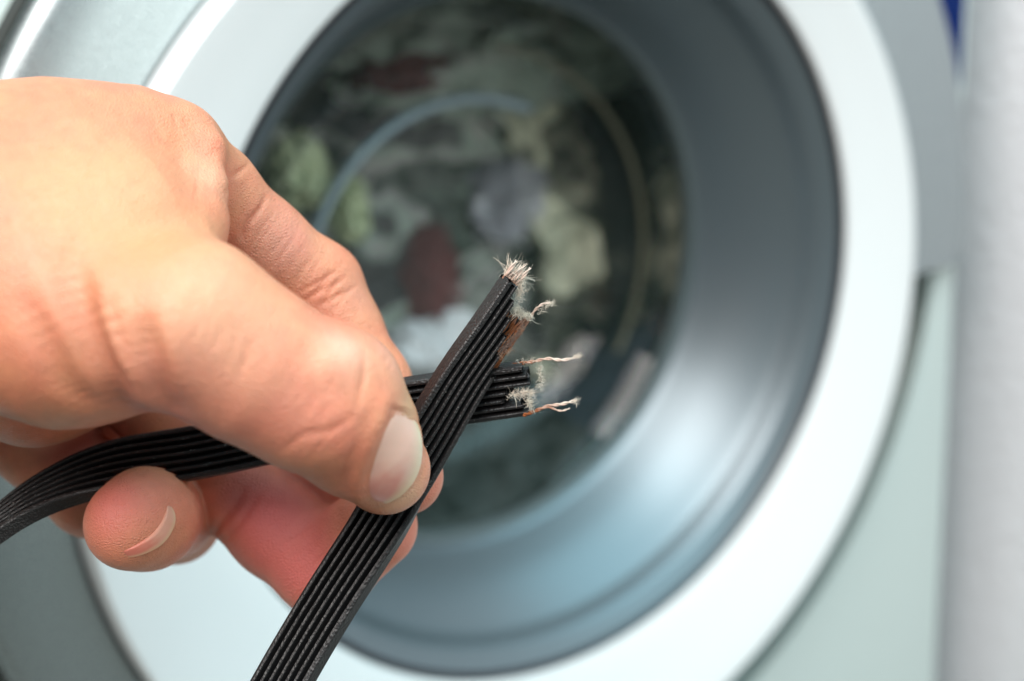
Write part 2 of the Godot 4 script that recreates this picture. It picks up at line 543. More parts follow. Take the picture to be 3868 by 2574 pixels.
func build_hand() -> void:
	bones(0, [[Vector3(-0.43045, 0.61270, -0.07615), 0.0380], [Vector3(-0.31199, 0.63790, 0.04527), 0.0340], [Vector3(-0.26782, 0.65279, 0.10648), 0.0320], [Vector3(-0.24737, 0.65634, 0.13129), 0.0290]])
	bones(0, [[Vector3(-0.24567, 0.66308, 0.12953), 0.0250], [Vector3(-0.22737, 0.66732, 0.14243), 0.0190], [Vector3(-0.21313, 0.66890, 0.14229), 0.0120], [Vector3(-0.20737, 0.66823, 0.14257), 0.0102]])
	bones(0, [[Vector3(-0.25037, 0.65123, 0.13913), 0.0260], [Vector3(-0.23941, 0.64712, 0.16346), 0.0200], [Vector3(-0.22459, 0.64718, 0.18602), 0.0150]])
	bones(0, [[Vector3(-0.24211, 0.65923, 0.15138), 0.0200], [Vector3(-0.22673, 0.65816, 0.16206), 0.0150], [Vector3(-0.21767, 0.65608, 0.15877), 0.0110]])
	bones(0, [[Vector3(-0.25055, 0.63358, 0.11342), 0.0240], [Vector3(-0.23655, 0.62181, 0.11756), 0.0150], [Vector3(-0.22366, 0.61708, 0.11285), 0.0130]])
	bones(0, [[Vector3(-0.24181, 0.65085, 0.09910), 0.0220], [Vector3(-0.21779, 0.64309, 0.09543), 0.0160], [Vector3(-0.20560, 0.63958, 0.09611), 0.0120]])
	bones(0, [[Vector3(-0.24201, 0.63885, 0.09135), 0.0200], [Vector3(-0.22257, 0.61936, 0.08456), 0.0140], [Vector3(-0.21538, 0.61348, 0.08676), 0.0120]])
	bones(1, [[Vector3(-0.20403, 0.67512, 0.14822), 0.0032], [Vector3(-0.20359, 0.67170, 0.15379), 0.0030], [Vector3(-0.20716, 0.66564, 0.16039), 0.0034], [Vector3(-0.21172, 0.66135, 0.16684), 0.0040], [Vector3(-0.21764, 0.65845, 0.17307), 0.0050]])
	bones(2, [[Vector3(-0.22459, 0.64718, 0.18602), 0.0156], [Vector3(-0.21501, 0.63781, 0.19129), 0.0146], [Vector3(-0.20666, 0.63062, 0.19481), 0.0140], [Vector3(-0.20222, 0.62827, 0.19622), 0.0142], [Vector3(-0.19660, 0.61907, 0.19497), 0.0120], [Vector3(-0.18973, 0.60851, 0.19258), 0.0093]])
	bones(3, [[Vector3(-0.20601, 0.66760, 0.13992), 0.0106], [Vector3(-0.19741, 0.65898, 0.13658), 0.0104], [Vector3(-0.18638, 0.64461, 0.13604), 0.0102], [Vector3(-0.17500, 0.63201, 0.13879), 0.0105], [Vector3(-0.17302, 0.62231, 0.14425), 0.0096], [Vector3(-0.17206, 0.61137, 0.15466), 0.0094], [Vector3(-0.17540, 0.59588, 0.17437), 0.0086]])
	bones(4, [[Vector3(-0.21027, 0.60938, 0.10210), 0.0125], [Vector3(-0.19931, 0.58666, 0.13439), 0.0116], [Vector3(-0.19496, 0.57863, 0.14581), 0.0113], [Vector3(-0.18981, 0.57125, 0.15749), 0.0110], [Vector3(-0.18114, 0.58306, 0.16839), 0.0098]])
	bones(5, [[Vector3(-0.22249, 0.60346, 0.08632), 0.0125], [Vector3(-0.20746, 0.57289, 0.08899), 0.0115], [Vector3(-0.20892, 0.57400, 0.11558), 0.0104], [Vector3(-0.21598, 0.58353, 0.12975), 0.0108], [Vector3(-0.22430, 0.58947, 0.14208), 0.0110], [Vector3(-0.22934, 0.59167, 0.14671), 0.0102]])
	bones(6, [[Vector3(-0.19223, 0.59196, 0.11898), 0.0120], [Vector3(-0.18311, 0.58617, 0.13771), 0.0115], [Vector3(-0.17968, 0.58149, 0.14709), 0.0095]])
	bones(7, [[Vector3(-0.24338, 0.60825, 0.09079), 0.0120], [Vector3(-0.23426, 0.59830, 0.10365), 0.0112], [Vector3(-0.22612, 0.58514, 0.10959), 0.0108], [Vector3(-0.21654, 0.57837, 0.10610), 0.0100]])
	crease(10, 2, [Vector3(-0.23492, 0.67138, 0.17436), Vector3(-0.22957, 0.66691, 0.18038), Vector3(-0.22491, 0.66340, 0.19042)])
	crease(3.2, 3.2, [Vector3(-0.24249, 0.66208, 0.18160), Vector3(-0.24334, 0.65533, 0.18676), Vector3(-0.24287, 0.64785, 0.18990), Vector3(-0.24095, 0.64085, 0.19035), Vector3(-0.23817, 0.63357, 0.18567)])
	crease(4.2, -2, [Vector3(-0.23978, 0.65926, 0.18628), Vector3(-0.24069, 0.65109, 0.19189), Vector3(-0.23909, 0.64302, 0.19388), Vector3(-0.23641, 0.63614, 0.19151)])
	crease(2.6, 2.2, [Vector3(-0.23660, 0.65138, 0.19702), Vector3(-0.23630, 0.64505, 0.19790), Vector3(-0.23463, 0.63833, 0.19625), Vector3(-0.23259, 0.63486, 0.19503)])
	crease(2.5, -0.7, [Vector3(-0.23249, 0.65552, 0.19830), Vector3(-0.23289, 0.64816, 0.20061), Vector3(-0.23203, 0.64029, 0.19965)])
	crease(2.8, 1.8, [Vector3(-0.25144, 0.65579, 0.18067), Vector3(-0.24994, 0.64812, 0.18414), Vector3(-0.24809, 0.64107, 0.18444), Vector3(-0.24469, 0.63565, 0.18363)])
	crease(1.8, 1, [Vector3(-0.23935, 0.65605, 0.19033), Vector3(-0.23929, 0.64814, 0.19441), Vector3(-0.23723, 0.63917, 0.19382)])
	crease(0.9, 0.9, [Vector3(-0.19459, 0.64948, 0.14598), Vector3(-0.19399, 0.65123, 0.14651), Vector3(-0.19273, 0.65320, 0.14682), Vector3(-0.18744, 0.65695, 0.14436)])
	crease(0.8, 0.5, [Vector3(-0.20493, 0.66506, 0.16484), Vector3(-0.19503, 0.66423, 0.14789), Vector3(-0.18903, 0.66463, 0.14160)])
	crease(0.7, 0.3, [Vector3(-0.18265, 0.63290, 0.14782), Vector3(-0.17932, 0.63452, 0.14922), Vector3(-0.17314, 0.63575, 0.14939)])
	crease(0.7, 0.25, [Vector3(-0.18039, 0.63165, 0.14915), Vector3(-0.17687, 0.63237, 0.15043), Vector3(-0.17060, 0.63364, 0.14949)])
	crease(0.6, 0.3, [Vector3(-0.18330, 0.63503, 0.14745), Vector3(-0.17943, 0.63652, 0.14881), Vector3(-0.17471, 0.63801, 0.14860)])
	crease(4, -1.3, [Vector3(-0.20793, 0.63935, 0.20724), Vector3(-0.20484, 0.64007, 0.20664), Vector3(-0.20170, 0.64036, 0.20594)])
	crease(1.2, 0.45, [Vector3(-0.21029, 0.64359, 0.20506), Vector3(-0.20873, 0.63953, 0.20712), Vector3(-0.20799, 0.63564, 0.20910)])
	crease(1, 0.4, [Vector3(-0.19875, 0.63991, 0.20550), Vector3(-0.20087, 0.63629, 0.20911), Vector3(-0.20344, 0.63233, 0.21086)])
	crease(1, 0.35, [Vector3(-0.21611, 0.62556, 0.20526), Vector3(-0.21359, 0.62830, 0.20796), Vector3(-0.20929, 0.62857, 0.21004), Vector3(-0.20514, 0.63029, 0.21106)])
	crease(1.2, 0.7, [Vector3(-0.20869, 0.57915, 0.13952), Vector3(-0.20629, 0.58657, 0.14626), Vector3(-0.20258, 0.59099, 0.14654)])
	crease(1, 0.4, [Vector3(-0.20771, 0.57920, 0.14477), Vector3(-0.20572, 0.58413, 0.14907), Vector3(-0.20089, 0.58931, 0.14948)])
	crease(0.495964, 0.171845, [Vector3(-0.18090, 0.63374, 0.14870), Vector3(-0.17829, 0.63637, 0.14908), Vector3(-0.17569, 0.63821, 0.14859)])
	crease(0.678941, 0.234224, [Vector3(-0.18097, 0.63286, 0.14873), Vector3(-0.17741, 0.63624, 0.14925), Vector3(-0.17193, 0.63894, 0.14733)])
	crease(0.601429, 0.13738, [Vector3(-0.17929, 0.63311, 0.14948), Vector3(-0.17590, 0.63510, 0.14975), Vector3(-0.17246, 0.63773, 0.14829)])
	crease(0.602009, 0.173748, [Vector3(-0.17789, 0.63299, 0.14998), Vector3(-0.17510, 0.63541, 0.14968), Vector3(-0.17069, 0.63702, 0.14802)])
	crease(0.593098, 0.162798, [Vector3(-0.17943, 0.63125, 0.14976), Vector3(-0.17630, 0.63418, 0.15000), Vector3(-0.17210, 0.63620, 0.14896)])
	crease(0.697036, 0.125551, [Vector3(-0.17912, 0.63065, 0.15011), Vector3(-0.17534, 0.63298, 0.15048), Vector3(-0.17151, 0.63536, 0.14915)])
	crease(0.695023, 0.25703, [Vector3(-0.20130, 0.64545, 0.19592), Vector3(-0.17594, 0.63284, 0.15046), Vector3(-0.17029, 0.63499, 0.14881)])
	crease(0.550418, 0.139478, [Vector3(-0.17722, 0.63023, 0.15115), Vector3(-0.17382, 0.63199, 0.15093), Vector3(-0.16886, 0.63421, 0.14832)])
	crease(0.54968, 0.124954, [Vector3(-0.17634, 0.63025, 0.15143), Vector3(-0.17422, 0.63244, 0.15073), Vector3(-0.17136, 0.63368, 0.14976)])
	crease(0.539774, 0.143801, [Vector3(-0.19362, 0.64710, 0.14577), Vector3(-0.18995, 0.65108, 0.14655), Vector3(-0.18547, 0.65419, 0.14429)])
	crease(0.539661, 0.134701, [Vector3(-0.19236, 0.64577, 0.14604), Vector3(-0.18956, 0.64976, 0.14667), Vector3(-0.18468, 0.65251, 0.14480)])
	crease(0.702728, 0.107489, [Vector3(-0.19043, 0.64415, 0.14649), Vector3(-0.18731, 0.64650, 0.14706), Vector3(-0.18399, 0.64879, 0.14615)])
	crease(0.695943, 0.137664, [Vector3(-0.18859, 0.64196, 0.14669), Vector3(-0.18443, 0.64615, 0.14694), Vector3(-0.17868, 0.64944, 0.14269)])
	crease(0.709507, 0.066248, [Vector3(-0.18619, 0.63952, 0.14687), Vector3(-0.18173, 0.64391, 0.14695), Vector3(-0.17465, 0.64577, 0.14145)])
	crease(0.632446, 0.107813, [Vector3(-0.18478, 0.63622, 0.14674), Vector3(-0.18199, 0.64019, 0.14754), Vector3(-0.17752, 0.64243, 0.14645)])
	crease(0.690691, 0.106251, [Vector3(-0.18132, 0.63758, 0.14809), Vector3(-0.17810, 0.64064, 0.14749), Vector3(-0.17387, 0.64274, 0.14472)])
	crease(0.570787, 0.109484, [Vector3(-0.19869, 0.64248, 0.20122), Vector3(-0.17337, 0.62692, 0.15394), Vector3(-0.17005, 0.62823, 0.15247)])
	crease(0.559543, 0.0996854, [Vector3(-0.19500, 0.64160, 0.19803), Vector3(-0.17183, 0.62613, 0.15444), Vector3(-0.16946, 0.62679, 0.15332)])
	crease(0.53547, 0.143064, [Vector3(-0.19547, 0.64111, 0.20086), Vector3(-0.16982, 0.62479, 0.15487), Vector3(-0.16814, 0.62538, 0.15362)])
	crease(0.478797, 0.0785869, [Vector3(-0.19807, 0.63970, 0.20543), Vector3(-0.19430, 0.63960, 0.20240), Vector3(-0.16564, 0.62265, 0.15325)])
	crease(0.546535, 0.0718873, [Vector3(-0.19718, 0.63873, 0.20601), Vector3(-0.19423, 0.63889, 0.20344), Vector3(-0.16651, 0.62144, 0.15557)])
	crease(0.542746, 0.147938, [Vector3(-0.19707, 0.63697, 0.20749), Vector3(-0.19345, 0.63702, 0.20484), Vector3(-0.16653, 0.61965, 0.15819)])
	crease(0.458163, 0.0780984, [Vector3(-0.19541, 0.63575, 0.20742), Vector3(-0.19344, 0.63574, 0.20595), Vector3(-0.19202, 0.63579, 0.20438)])
	crease(0.610309, 0.210755, [Vector3(-0.20905, 0.67716, 0.15495), Vector3(-0.20924, 0.67886, 0.15363), Vector3(-0.20870, 0.67959, 0.15257)])
	crease(0.723567, 0.186267, [Vector3(-0.20792, 0.67695, 0.15475), Vector3(-0.20769, 0.67722, 0.15445), Vector3(-0.20776, 0.67811, 0.15363)])
	crease(0.644802, 0.252885, [Vector3(-0.20733, 0.67635, 0.15516), Vector3(-0.20678, 0.67721, 0.15425), Vector3(-0.20680, 0.67852, 0.15280)])
	crease(0.672061, 0.171702, [Vector3(-0.20659, 0.67654, 0.15494), Vector3(-0.20643, 0.67775, 0.15361), Vector3(-0.20651, 0.67829, 0.15299)])
	crease(0.734504, 0.134032, [Vector3(-0.20615, 0.67521, 0.15627), Vector3(-0.20554, 0.67625, 0.15526), Vector3(-0.20547, 0.67790, 0.15325)])
	crease(0.809918, 0.2298, [Vector3(-0.20569, 0.67509, 0.15646), Vector3(-0.20597, 0.67612, 0.15539), Vector3(-0.20569, 0.67775, 0.15349)])
	crease(0.706823, 0.134258, [Vector3(-0.20461, 0.67537, 0.15624), Vector3(-0.20450, 0.67612, 0.15536), Vector3(-0.20470, 0.67633, 0.15513)])
	crease(0.74345, 0.256702, [Vector3(-0.20389, 0.67453, 0.15701), Vector3(-0.20392, 0.67545, 0.15610), Vector3(-0.20360, 0.67649, 0.15466)])
	crease(0.578984, 0.0988199, [Vector3(-0.21184, 0.66862, 0.16668), Vector3(-0.20926, 0.67095, 0.16143), Vector3(-0.20657, 0.67402, 0.15733)])
	crease(0.56532, 0.187531, [Vector3(-0.21488, 0.66650, 0.17325), Vector3(-0.20917, 0.66987, 0.16322), Vector3(-0.20541, 0.67511, 0.15647)])
	crease(0.839003, 0.159123, [Vector3(-0.21303, 0.66662, 0.17133), Vector3(-0.20877, 0.66987, 0.16312), Vector3(-0.20485, 0.67422, 0.15733)])
	crease(0.741118, 0.180482, [Vector3(-0.20952, 0.66856, 0.16523), Vector3(-0.20752, 0.67042, 0.16200), Vector3(-0.20577, 0.67210, 0.15912)])
	crease(0.793568, 0.179862, [Vector3(-0.20963, 0.66754, 0.16697), Vector3(-0.20739, 0.66952, 0.16326), Vector3(-0.20513, 0.67174, 0.15935)])
	crease(0.699464, 0.141112, [Vector3(-0.20991, 0.66659, 0.16877), Vector3(-0.20685, 0.66968, 0.16286), Vector3(-0.20384, 0.67236, 0.15855)])
	crease(0.702604, 0.080101, [Vector3(-0.20695, 0.66841, 0.16438), Vector3(-0.20466, 0.67067, 0.16028), Vector3(-0.20328, 0.67270, 0.15817)])
	crease(0.76955, 0.0749799, [Vector3(-0.20960, 0.64149, 0.20611), Vector3(-0.20536, 0.64264, 0.20441), Vector3(-0.20126, 0.64286, 0.20236)])
	crease(0.780874, 0.0695236, [Vector3(-0.20854, 0.64023, 0.20673), Vector3(-0.20567, 0.64077, 0.20615), Vector3(-0.20113, 0.64146, 0.20443)])
	crease(0.649938, 0.0653857, [Vector3(-0.20692, 0.63963, 0.20707), Vector3(-0.20423, 0.64080, 0.20592), Vector3(-0.20084, 0.64123, 0.20464)])
	crease(0.606477, 0.0395144, [Vector3(-0.20793, 0.63847, 0.20775), Vector3(-0.20411, 0.63953, 0.20704), Vector3(-0.19983, 0.64077, 0.20488)])
	crease(0.628365, 0.0763191, [Vector3(-0.20484, 0.63845, 0.20790), Vector3(-0.20358, 0.63909, 0.20739), Vector3(-0.20205, 0.63948, 0.20689)])
	crease(0.567622, 0.0725667, [Vector3(-0.20589, 0.63697, 0.20878), Vector3(-0.20342, 0.63830, 0.20800), Vector3(-0.20018, 0.63900, 0.20695)])
	crease(0.620192, 0.0818484, [Vector3(-0.20291, 0.63659, 0.20911), Vector3(-0.20146, 0.63751, 0.20840), Vector3(-0.20081, 0.63787, 0.20805)])
	crease(0.598584, 0.0584599, [Vector3(-0.20364, 0.63440, 0.21018), Vector3(-0.20212, 0.63549, 0.20968), Vector3(-0.19995, 0.63660, 0.20875)])
	crease(0.720669, 0.0445324, [Vector3(-0.20296, 0.63417, 0.21028), Vector3(-0.20178, 0.63550, 0.20965), Vector3(-0.19981, 0.63699, 0.20846)])
	crease(0.613518, 0.0754452, [Vector3(-0.20163, 0.63258, 0.21076), Vector3(-0.20035, 0.63415, 0.21007), Vector3(-0.19924, 0.63481, 0.20956)])
	crease(0.848133, 0.0487492, [Vector3(-0.21827, 0.63832, 0.20642), Vector3(-0.21569, 0.63982, 0.20669), Vector3(-0.21331, 0.64185, 0.20623)])
	crease(1.07055, 0.0521335, [Vector3(-0.21620, 0.63795, 0.20688), Vector3(-0.21413, 0.63918, 0.20697), Vector3(-0.21202, 0.64059, 0.20665)])
	crease(0.785866, 0.0419935, [Vector3(-0.21707, 0.63511, 0.20677), Vector3(-0.21467, 0.63709, 0.20729), Vector3(-0.21242, 0.63842, 0.20736)])
	crease(0.840628, 0.0525802, [Vector3(-0.21413, 0.63545, 0.20765), Vector3(-0.21218, 0.63675, 0.20785), Vector3(-0.21075, 0.63778, 0.20776)])
	crease(0.975998, 0.0550692, [Vector3(-0.21334, 0.63419, 0.20805), Vector3(-0.21152, 0.63573, 0.20827), Vector3(-0.21035, 0.63647, 0.20831)])
	crease(0.891166, 0.0663698, [Vector3(-0.21445, 0.63151, 0.20774), Vector3(-0.21257, 0.63358, 0.20840), Vector3(-0.21007, 0.63557, 0.20868)])
	crease(1.02728, 0.0654812, [Vector3(-0.21449, 0.62983, 0.20762), Vector3(-0.21193, 0.63337, 0.20867), Vector3(-0.20823, 0.63627, 0.20878)])
	crease(1.05056, 0.0687599, [Vector3(-0.21114, 0.63055, 0.20930), Vector3(-0.20998, 0.63233, 0.20954), Vector3(-0.20784, 0.63368, 0.20984)])
	crease(0.903824, 0.0530702, [Vector3(-0.21140, 0.62974, 0.20920), Vector3(-0.20915, 0.63257, 0.20976), Vector3(-0.20666, 0.63459, 0.20977)])
	crease(0.593093, 0.113857, [Vector3(-0.21250, 0.62264, 0.20661), Vector3(-0.21063, 0.62624, 0.20916), Vector3(-0.20775, 0.62946, 0.21054)])
	crease(0.710188, 0.0807965, [Vector3(-0.21059, 0.62338, 0.20823), Vector3(-0.20915, 0.62569, 0.20970), Vector3(-0.20735, 0.62806, 0.21066)])
	crease(0.763173, 0.140223, [Vector3(-0.20912, 0.62244, 0.20856), Vector3(-0.20804, 0.62518, 0.21002), Vector3(-0.20644, 0.62734, 0.21085)])
	crease(0.745809, 0.0864767, [Vector3(-0.20836, 0.61812, 0.20554), Vector3(-0.20786, 0.62175, 0.20865), Vector3(-0.20643, 0.62525, 0.21052)])
	crease(0.560732, 0.115032, [Vector3(-0.20601, 0.61420, 0.20317), Vector3(-0.20605, 0.61974, 0.20795), Vector3(-0.20470, 0.62507, 0.21081)])
	crease(0.781399, 0.0680745, [Vector3(-0.20540, 0.61467, 0.20415), Vector3(-0.20455, 0.61762, 0.20692), Vector3(-0.20427, 0.62045, 0.20882)])
	crease(0.560159, 0.0905427, [Vector3(-0.20321, 0.61237, 0.20375), Vector3(-0.20310, 0.61626, 0.20656), Vector3(-0.20272, 0.62057, 0.20907)])
	crease(0.567641, 0.084022, [Vector3(-0.20267, 0.61175, 0.20352), Vector3(-0.20247, 0.61497, 0.20600), Vector3(-0.20245, 0.61858, 0.20805)])
	crease(1.0094, 0.16024, [Vector3(-0.23771, 0.67371, 0.17030), Vector3(-0.23315, 0.67545, 0.16902), Vector3(-0.22849, 0.67716, 0.16637)])
	crease(1.09664, 0.102851, [Vector3(-0.23567, 0.67297, 0.17207), Vector3(-0.23178, 0.67474, 0.17046), Vector3(-0.22778, 0.67661, 0.16748)])
	crease(1.16059, 0.152756, [Vector3(-0.23550, 0.67171, 0.17378), Vector3(-0.23253, 0.67319, 0.17269), Vector3(-0.22859, 0.67468, 0.17115)])
	crease(1.08725, 0.140259, [Vector3(-0.23434, 0.67013, 0.17610), Vector3(-0.23121, 0.67196, 0.17475), Vector3(-0.22831, 0.67395, 0.17232)])
	crease(1.32272, 0.147096, [Vector3(-0.23193, 0.66910, 0.17790), Vector3(-0.22885, 0.67095, 0.17622), Vector3(-0.22578, 0.67243, 0.17421)])
	crease(1.37754, 0.0998733, [Vector3(-0.23191, 0.66766, 0.17939), Vector3(-0.22799, 0.67069, 0.17652), Vector3(-0.22441, 0.67301, 0.17306)])
	crease(1.17169, 0.140704, [Vector3(-0.23006, 0.66673, 0.18055), Vector3(-0.22756, 0.66869, 0.17856), Vector3(-0.22553, 0.67029, 0.17665)])
	crease(0.966744, 0.117293, [Vector3(-0.22765, 0.66743, 0.17980), Vector3(-0.22613, 0.66855, 0.17852), Vector3(-0.22440, 0.66995, 0.17674)])
	crease(1.37381, 0.10309, [Vector3(-0.22684, 0.66475, 0.18416), Vector3(-0.22463, 0.66640, 0.18043), Vector3(-0.22286, 0.66786, 0.17826)])
	crease(1.37859, 0.152844, [Vector3(-0.22429, 0.66488, 0.18325), Vector3(-0.22198, 0.66627, 0.17945), Vector3(-0.22042, 0.66777, 0.17716)])
	crease(1.14574, 0.13899, [Vector3(-0.22495, 0.65801, 0.19887), Vector3(-0.22738, 0.65566, 0.20027), Vector3(-0.22956, 0.65285, 0.20105)])
	crease(0.914549, 0.183792, [Vector3(-0.22510, 0.65597, 0.20034), Vector3(-0.22732, 0.65265, 0.20167), Vector3(-0.22922, 0.64978, 0.20195)])
	crease(0.875639, 0.179078, [Vector3(-0.22420, 0.65402, 0.20135), Vector3(-0.22608, 0.65161, 0.20216), Vector3(-0.22754, 0.64859, 0.20256)])
	crease(0.875048, 0.170887, [Vector3(-0.22363, 0.65210, 0.20212), Vector3(-0.22507, 0.64977, 0.20275), Vector3(-0.22706, 0.64670, 0.20285)])
	crease(1.08346, 0.101319, [Vector3(-0.22293, 0.65061, 0.20263), Vector3(-0.22459, 0.64862, 0.20305), Vector3(-0.22546, 0.64680, 0.20322)])
	crease(0.851158, 0.0992304, [Vector3(-0.22118, 0.65051, 0.20261), Vector3(-0.22270, 0.64737, 0.20356), Vector3(-0.22456, 0.64390, 0.20374)])
	crease(0.904055, 0.0925438, [Vector3(-0.22046, 0.64740, 0.20375), Vector3(-0.22165, 0.64447, 0.20441), Vector3(-0.22308, 0.64203, 0.20440)])
	crease(1.04065, 0.14844, [Vector3(-0.21868, 0.64744, 0.20379), Vector3(-0.22102, 0.64451, 0.20453), Vector3(-0.22278, 0.64112, 0.20459)])
	crease(0.587386, 0.0710885, [Vector3(-0.20290, 0.58803, 0.14925), Vector3(-0.19942, 0.58979, 0.14979), Vector3(-0.19614, 0.59056, 0.14959)])
	crease(0.548528, 0.0679802, [Vector3(-0.20050, 0.58748, 0.15220), Vector3(-0.19911, 0.58865, 0.15162), Vector3(-0.19725, 0.58894, 0.15199)])
	crease(0.525407, 0.0590206, [Vector3(-0.20157, 0.58586, 0.15305), Vector3(-0.19838, 0.58726, 0.15369), Vector3(-0.19499, 0.58842, 0.15306)])
	crease(0.472582, 0.0936318, [Vector3(-0.20167, 0.58407, 0.15446), Vector3(-0.19832, 0.58550, 0.15550), Vector3(-0.19336, 0.58646, 0.15548)])
	crease(0.440599, 0.0784744, [Vector3(-0.19921, 0.58325, 0.15683), Vector3(-0.19549, 0.58514, 0.15678), Vector3(-0.19267, 0.58591, 0.15615)])
	crease(0.620458, 0.111449, [Vector3(-0.19884, 0.58136, 0.15851), Vector3(-0.19567, 0.58269, 0.16027), Vector3(-0.19260, 0.58470, 0.16183)])
	crease(0.453136, 0.0927384, [Vector3(-0.19956, 0.58047, 0.15853), Vector3(-0.19724, 0.58209, 0.15929), Vector3(-0.19431, 0.58366, 0.16017)])
	crease(0.611247, 0.0865067, [Vector3(-0.19938, 0.57840, 0.16073), Vector3(-0.19694, 0.58009, 0.16278), Vector3(-0.19401, 0.58252, 0.16541)])
	crease(0.553978, 0.0954464, [Vector3(-0.19763, 0.57840, 0.16361), Vector3(-0.19591, 0.58015, 0.16458), Vector3(-0.19389, 0.58220, 0.16636)])
	crease(0.511756, 0.0934672, [Vector3(-0.19694, 0.57716, 0.16566), Vector3(-0.19520, 0.57909, 0.16680), Vector3(-0.19355, 0.58051, 0.16862)])
	crease(1.7, -1.1, [Vector3(-0.19670, 0.63146, 0.20988), Vector3(-0.20037, 0.62672, 0.21106), Vector3(-0.20250, 0.62048, 0.20904), Vector3(-0.20246, 0.61308, 0.20481), Vector3(-0.19739, 0.60400, 0.19617)])
	crease(0.5, 0.35, [Vector3(-0.19717, 0.62954, 0.21037), Vector3(-0.19212, 0.62644, 0.20724), Vector3(-0.18684, 0.62136, 0.20287), Vector3(-0.16950, 0.60574, 0.17364)])
	crease(0.9, -0.3, [Vector3(-0.19550, 0.63015, 0.20954), Vector3(-0.19008, 0.62620, 0.20540), Vector3(-0.16834, 0.60706, 0.17118)])
	var lo := Vector3.ONE * 9.0
	var hi := Vector3.ONE * -9.0
	var all := PackedInt32Array()
	for i in sa.size():
		all.append(i)
		var r := Vector3.ONE * (maxf(sr[i], sr[i] + sd_[i]) + 0.004)
		lo = lo.min(sa[i] - r).min(sa[i] + sb[i] - r)
		hi = hi.max(sa[i] + r).max(sa[i] + sb[i] + r)
	var cuts := PackedInt32Array()
	for i in ga.size(): cuts.append(i)
	base = lo
	var n := 16
	var cnt := Vector3i(((hi - lo) / (CELL * n)).ceil())
	var half := n * CELL * 0.5
	for x in cnt.x:
		for y in cnt.y:
			for z in cnt.z:
				var c := lo + (Vector3(x, y, z) + Vector3.ONE * 0.5) * CELL * n
				var near := pick(c, half * 3.47 + 0.0125, all)
				if absf(skin(c, near, PackedInt32Array())) > half * 2.0: continue
				descend(x * n, y * n, z * n, n, near, pick_cuts(c, half * 1.74, cuts))
	# corner values
	var val := {}
	var at := {}
	var sx := 4096
	var v := PackedVector3Array()
	var nr := PackedVector3Array()
	var col := PackedColorArray()
	var spots := [
		[Vector3(-0.20007, 0.58626, 0.15381), 0.0200, Color(0.8, 0.17, 0.16), 0.95],
		[Vector3(-0.19788, 0.57663, 0.16469), 0.0160, Color(0.8, 0.19, 0.17), 0.9],
		[Vector3(-0.20480, 0.58937, 0.14618), 0.0070, Color(0.34, 0.1, 0.1), 0.5],
		[Vector3(-0.23397, 0.59868, 0.15249), 0.0130, Color(0.78, 0.2, 0.17), 0.9],
		[Vector3(-0.23044, 0.59141, 0.15685), 0.0100, Color(0.56, 0.24, 0.13), 0.5],
		[Vector3(-0.21332, 0.63176, 0.20826), 0.0180, Color(0.66, 0.24, 0.18), 0.5],
		[Vector3(-0.22878, 0.63906, 0.20132), 0.0180, Color(0.66, 0.25, 0.19), 0.4],
		[Vector3(-0.20278, 0.64095, 0.20551), 0.0070, Color(0.8, 0.5, 0.38), 0.5],
		[Vector3(-0.19060, 0.60508, 0.20118), 0.0080, Color(0.74, 0.46, 0.3), 0.7],
		[Vector3(-0.18979, 0.62672, 0.20500), 0.0090, Color(0.7, 0.44, 0.25), 0.7],
		[Vector3(-0.18597, 0.64670, 0.14699), 0.0140, Color(0.68, 0.31, 0.24), 0.5],
		[Vector3(-0.17075, 0.63180, 0.15044), 0.0080, Color(0.64, 0.27, 0.2), 0.4],
		[Vector3(-0.19152, 0.63648, 0.20295), 0.0090, Color(0.72, 0.36, 0.27), 0.5],
		[Vector3(-0.20779, 0.66901, 0.16405), 0.0080, Color(0.72, 0.4, 0.27), 0.35],
		[Vector3(-0.22955, 0.66469, 0.18381), 0.0180, Color(0.58, 0.29, 0.13), 0.7],
		[Vector3(-0.23388, 0.67194, 0.17397), 0.0220, Color(0.66, 0.33, 0.17), 0.5],
		[Vector3(-0.22416, 0.65426, 0.20124), 0.0200, Color(0.72, 0.42, 0.26), 0.5],
		[Vector3(-0.24773, 0.65561, 0.18360), 0.0200, Color(0.62, 0.27, 0.17), 0.4],
		[Vector3(-0.23908, 0.64394, 0.19423), 0.0140, Color(0.6, 0.24, 0.16), 0.45],
		[Vector3(-0.22766, 0.59799, 0.11548), 0.0160, Color(0.62, 0.17, 0.14), 0.7],
		[Vector3(-0.23072, 0.63070, 0.18888), 0.0140, Color(0.62, 0.17, 0.14), 0.7],
		[Vector3(-0.17399, 0.59603, 0.18285), 0.0090, Color(0.78, 0.24, 0.18), 0.6],
		[Vector3(-0.17905, 0.58077, 0.17768), 0.0090, Color(0.78, 0.24, 0.18), 0.6],
	]
	var e := 0.0003
	var off := [0, 1, sx, sx + 1, sx * sx, sx * sx + 1, sx * sx + sx, sx * sx + sx + 1]
	var edges := [[0, 1], [2, 3], [4, 5], [6, 7], [0, 2], [1, 3], [4, 6], [5, 7], [0, 4], [1, 5], [2, 6], [3, 7]]
	var keys := PackedInt64Array()
	for leaf in leaves:
		var key: int = leaf[0] + sx * (leaf[1] + sx * leaf[2])
		var near: PackedInt32Array = leaf[3]
		var cc: PackedInt32Array = leaf[4]
		var o := base + Vector3(leaf[0], leaf[1], leaf[2]) * CELL
		var w := PackedFloat32Array()
		w.resize(8)
		var pos := 0
		for k in 8:
			var kk: int = key + off[k]
			if not val.has(kk):
				val[kk] = skin(o + Vector3(k & 1, (k >> 1) & 1, (k >> 2) & 1) * CELL, near, cc)
			w[k] = val[kk]
			if w[k] > 0: pos += 1
		if pos == 0 or pos == 8: continue
		var sum := Vector3.ZERO
		var num := 0
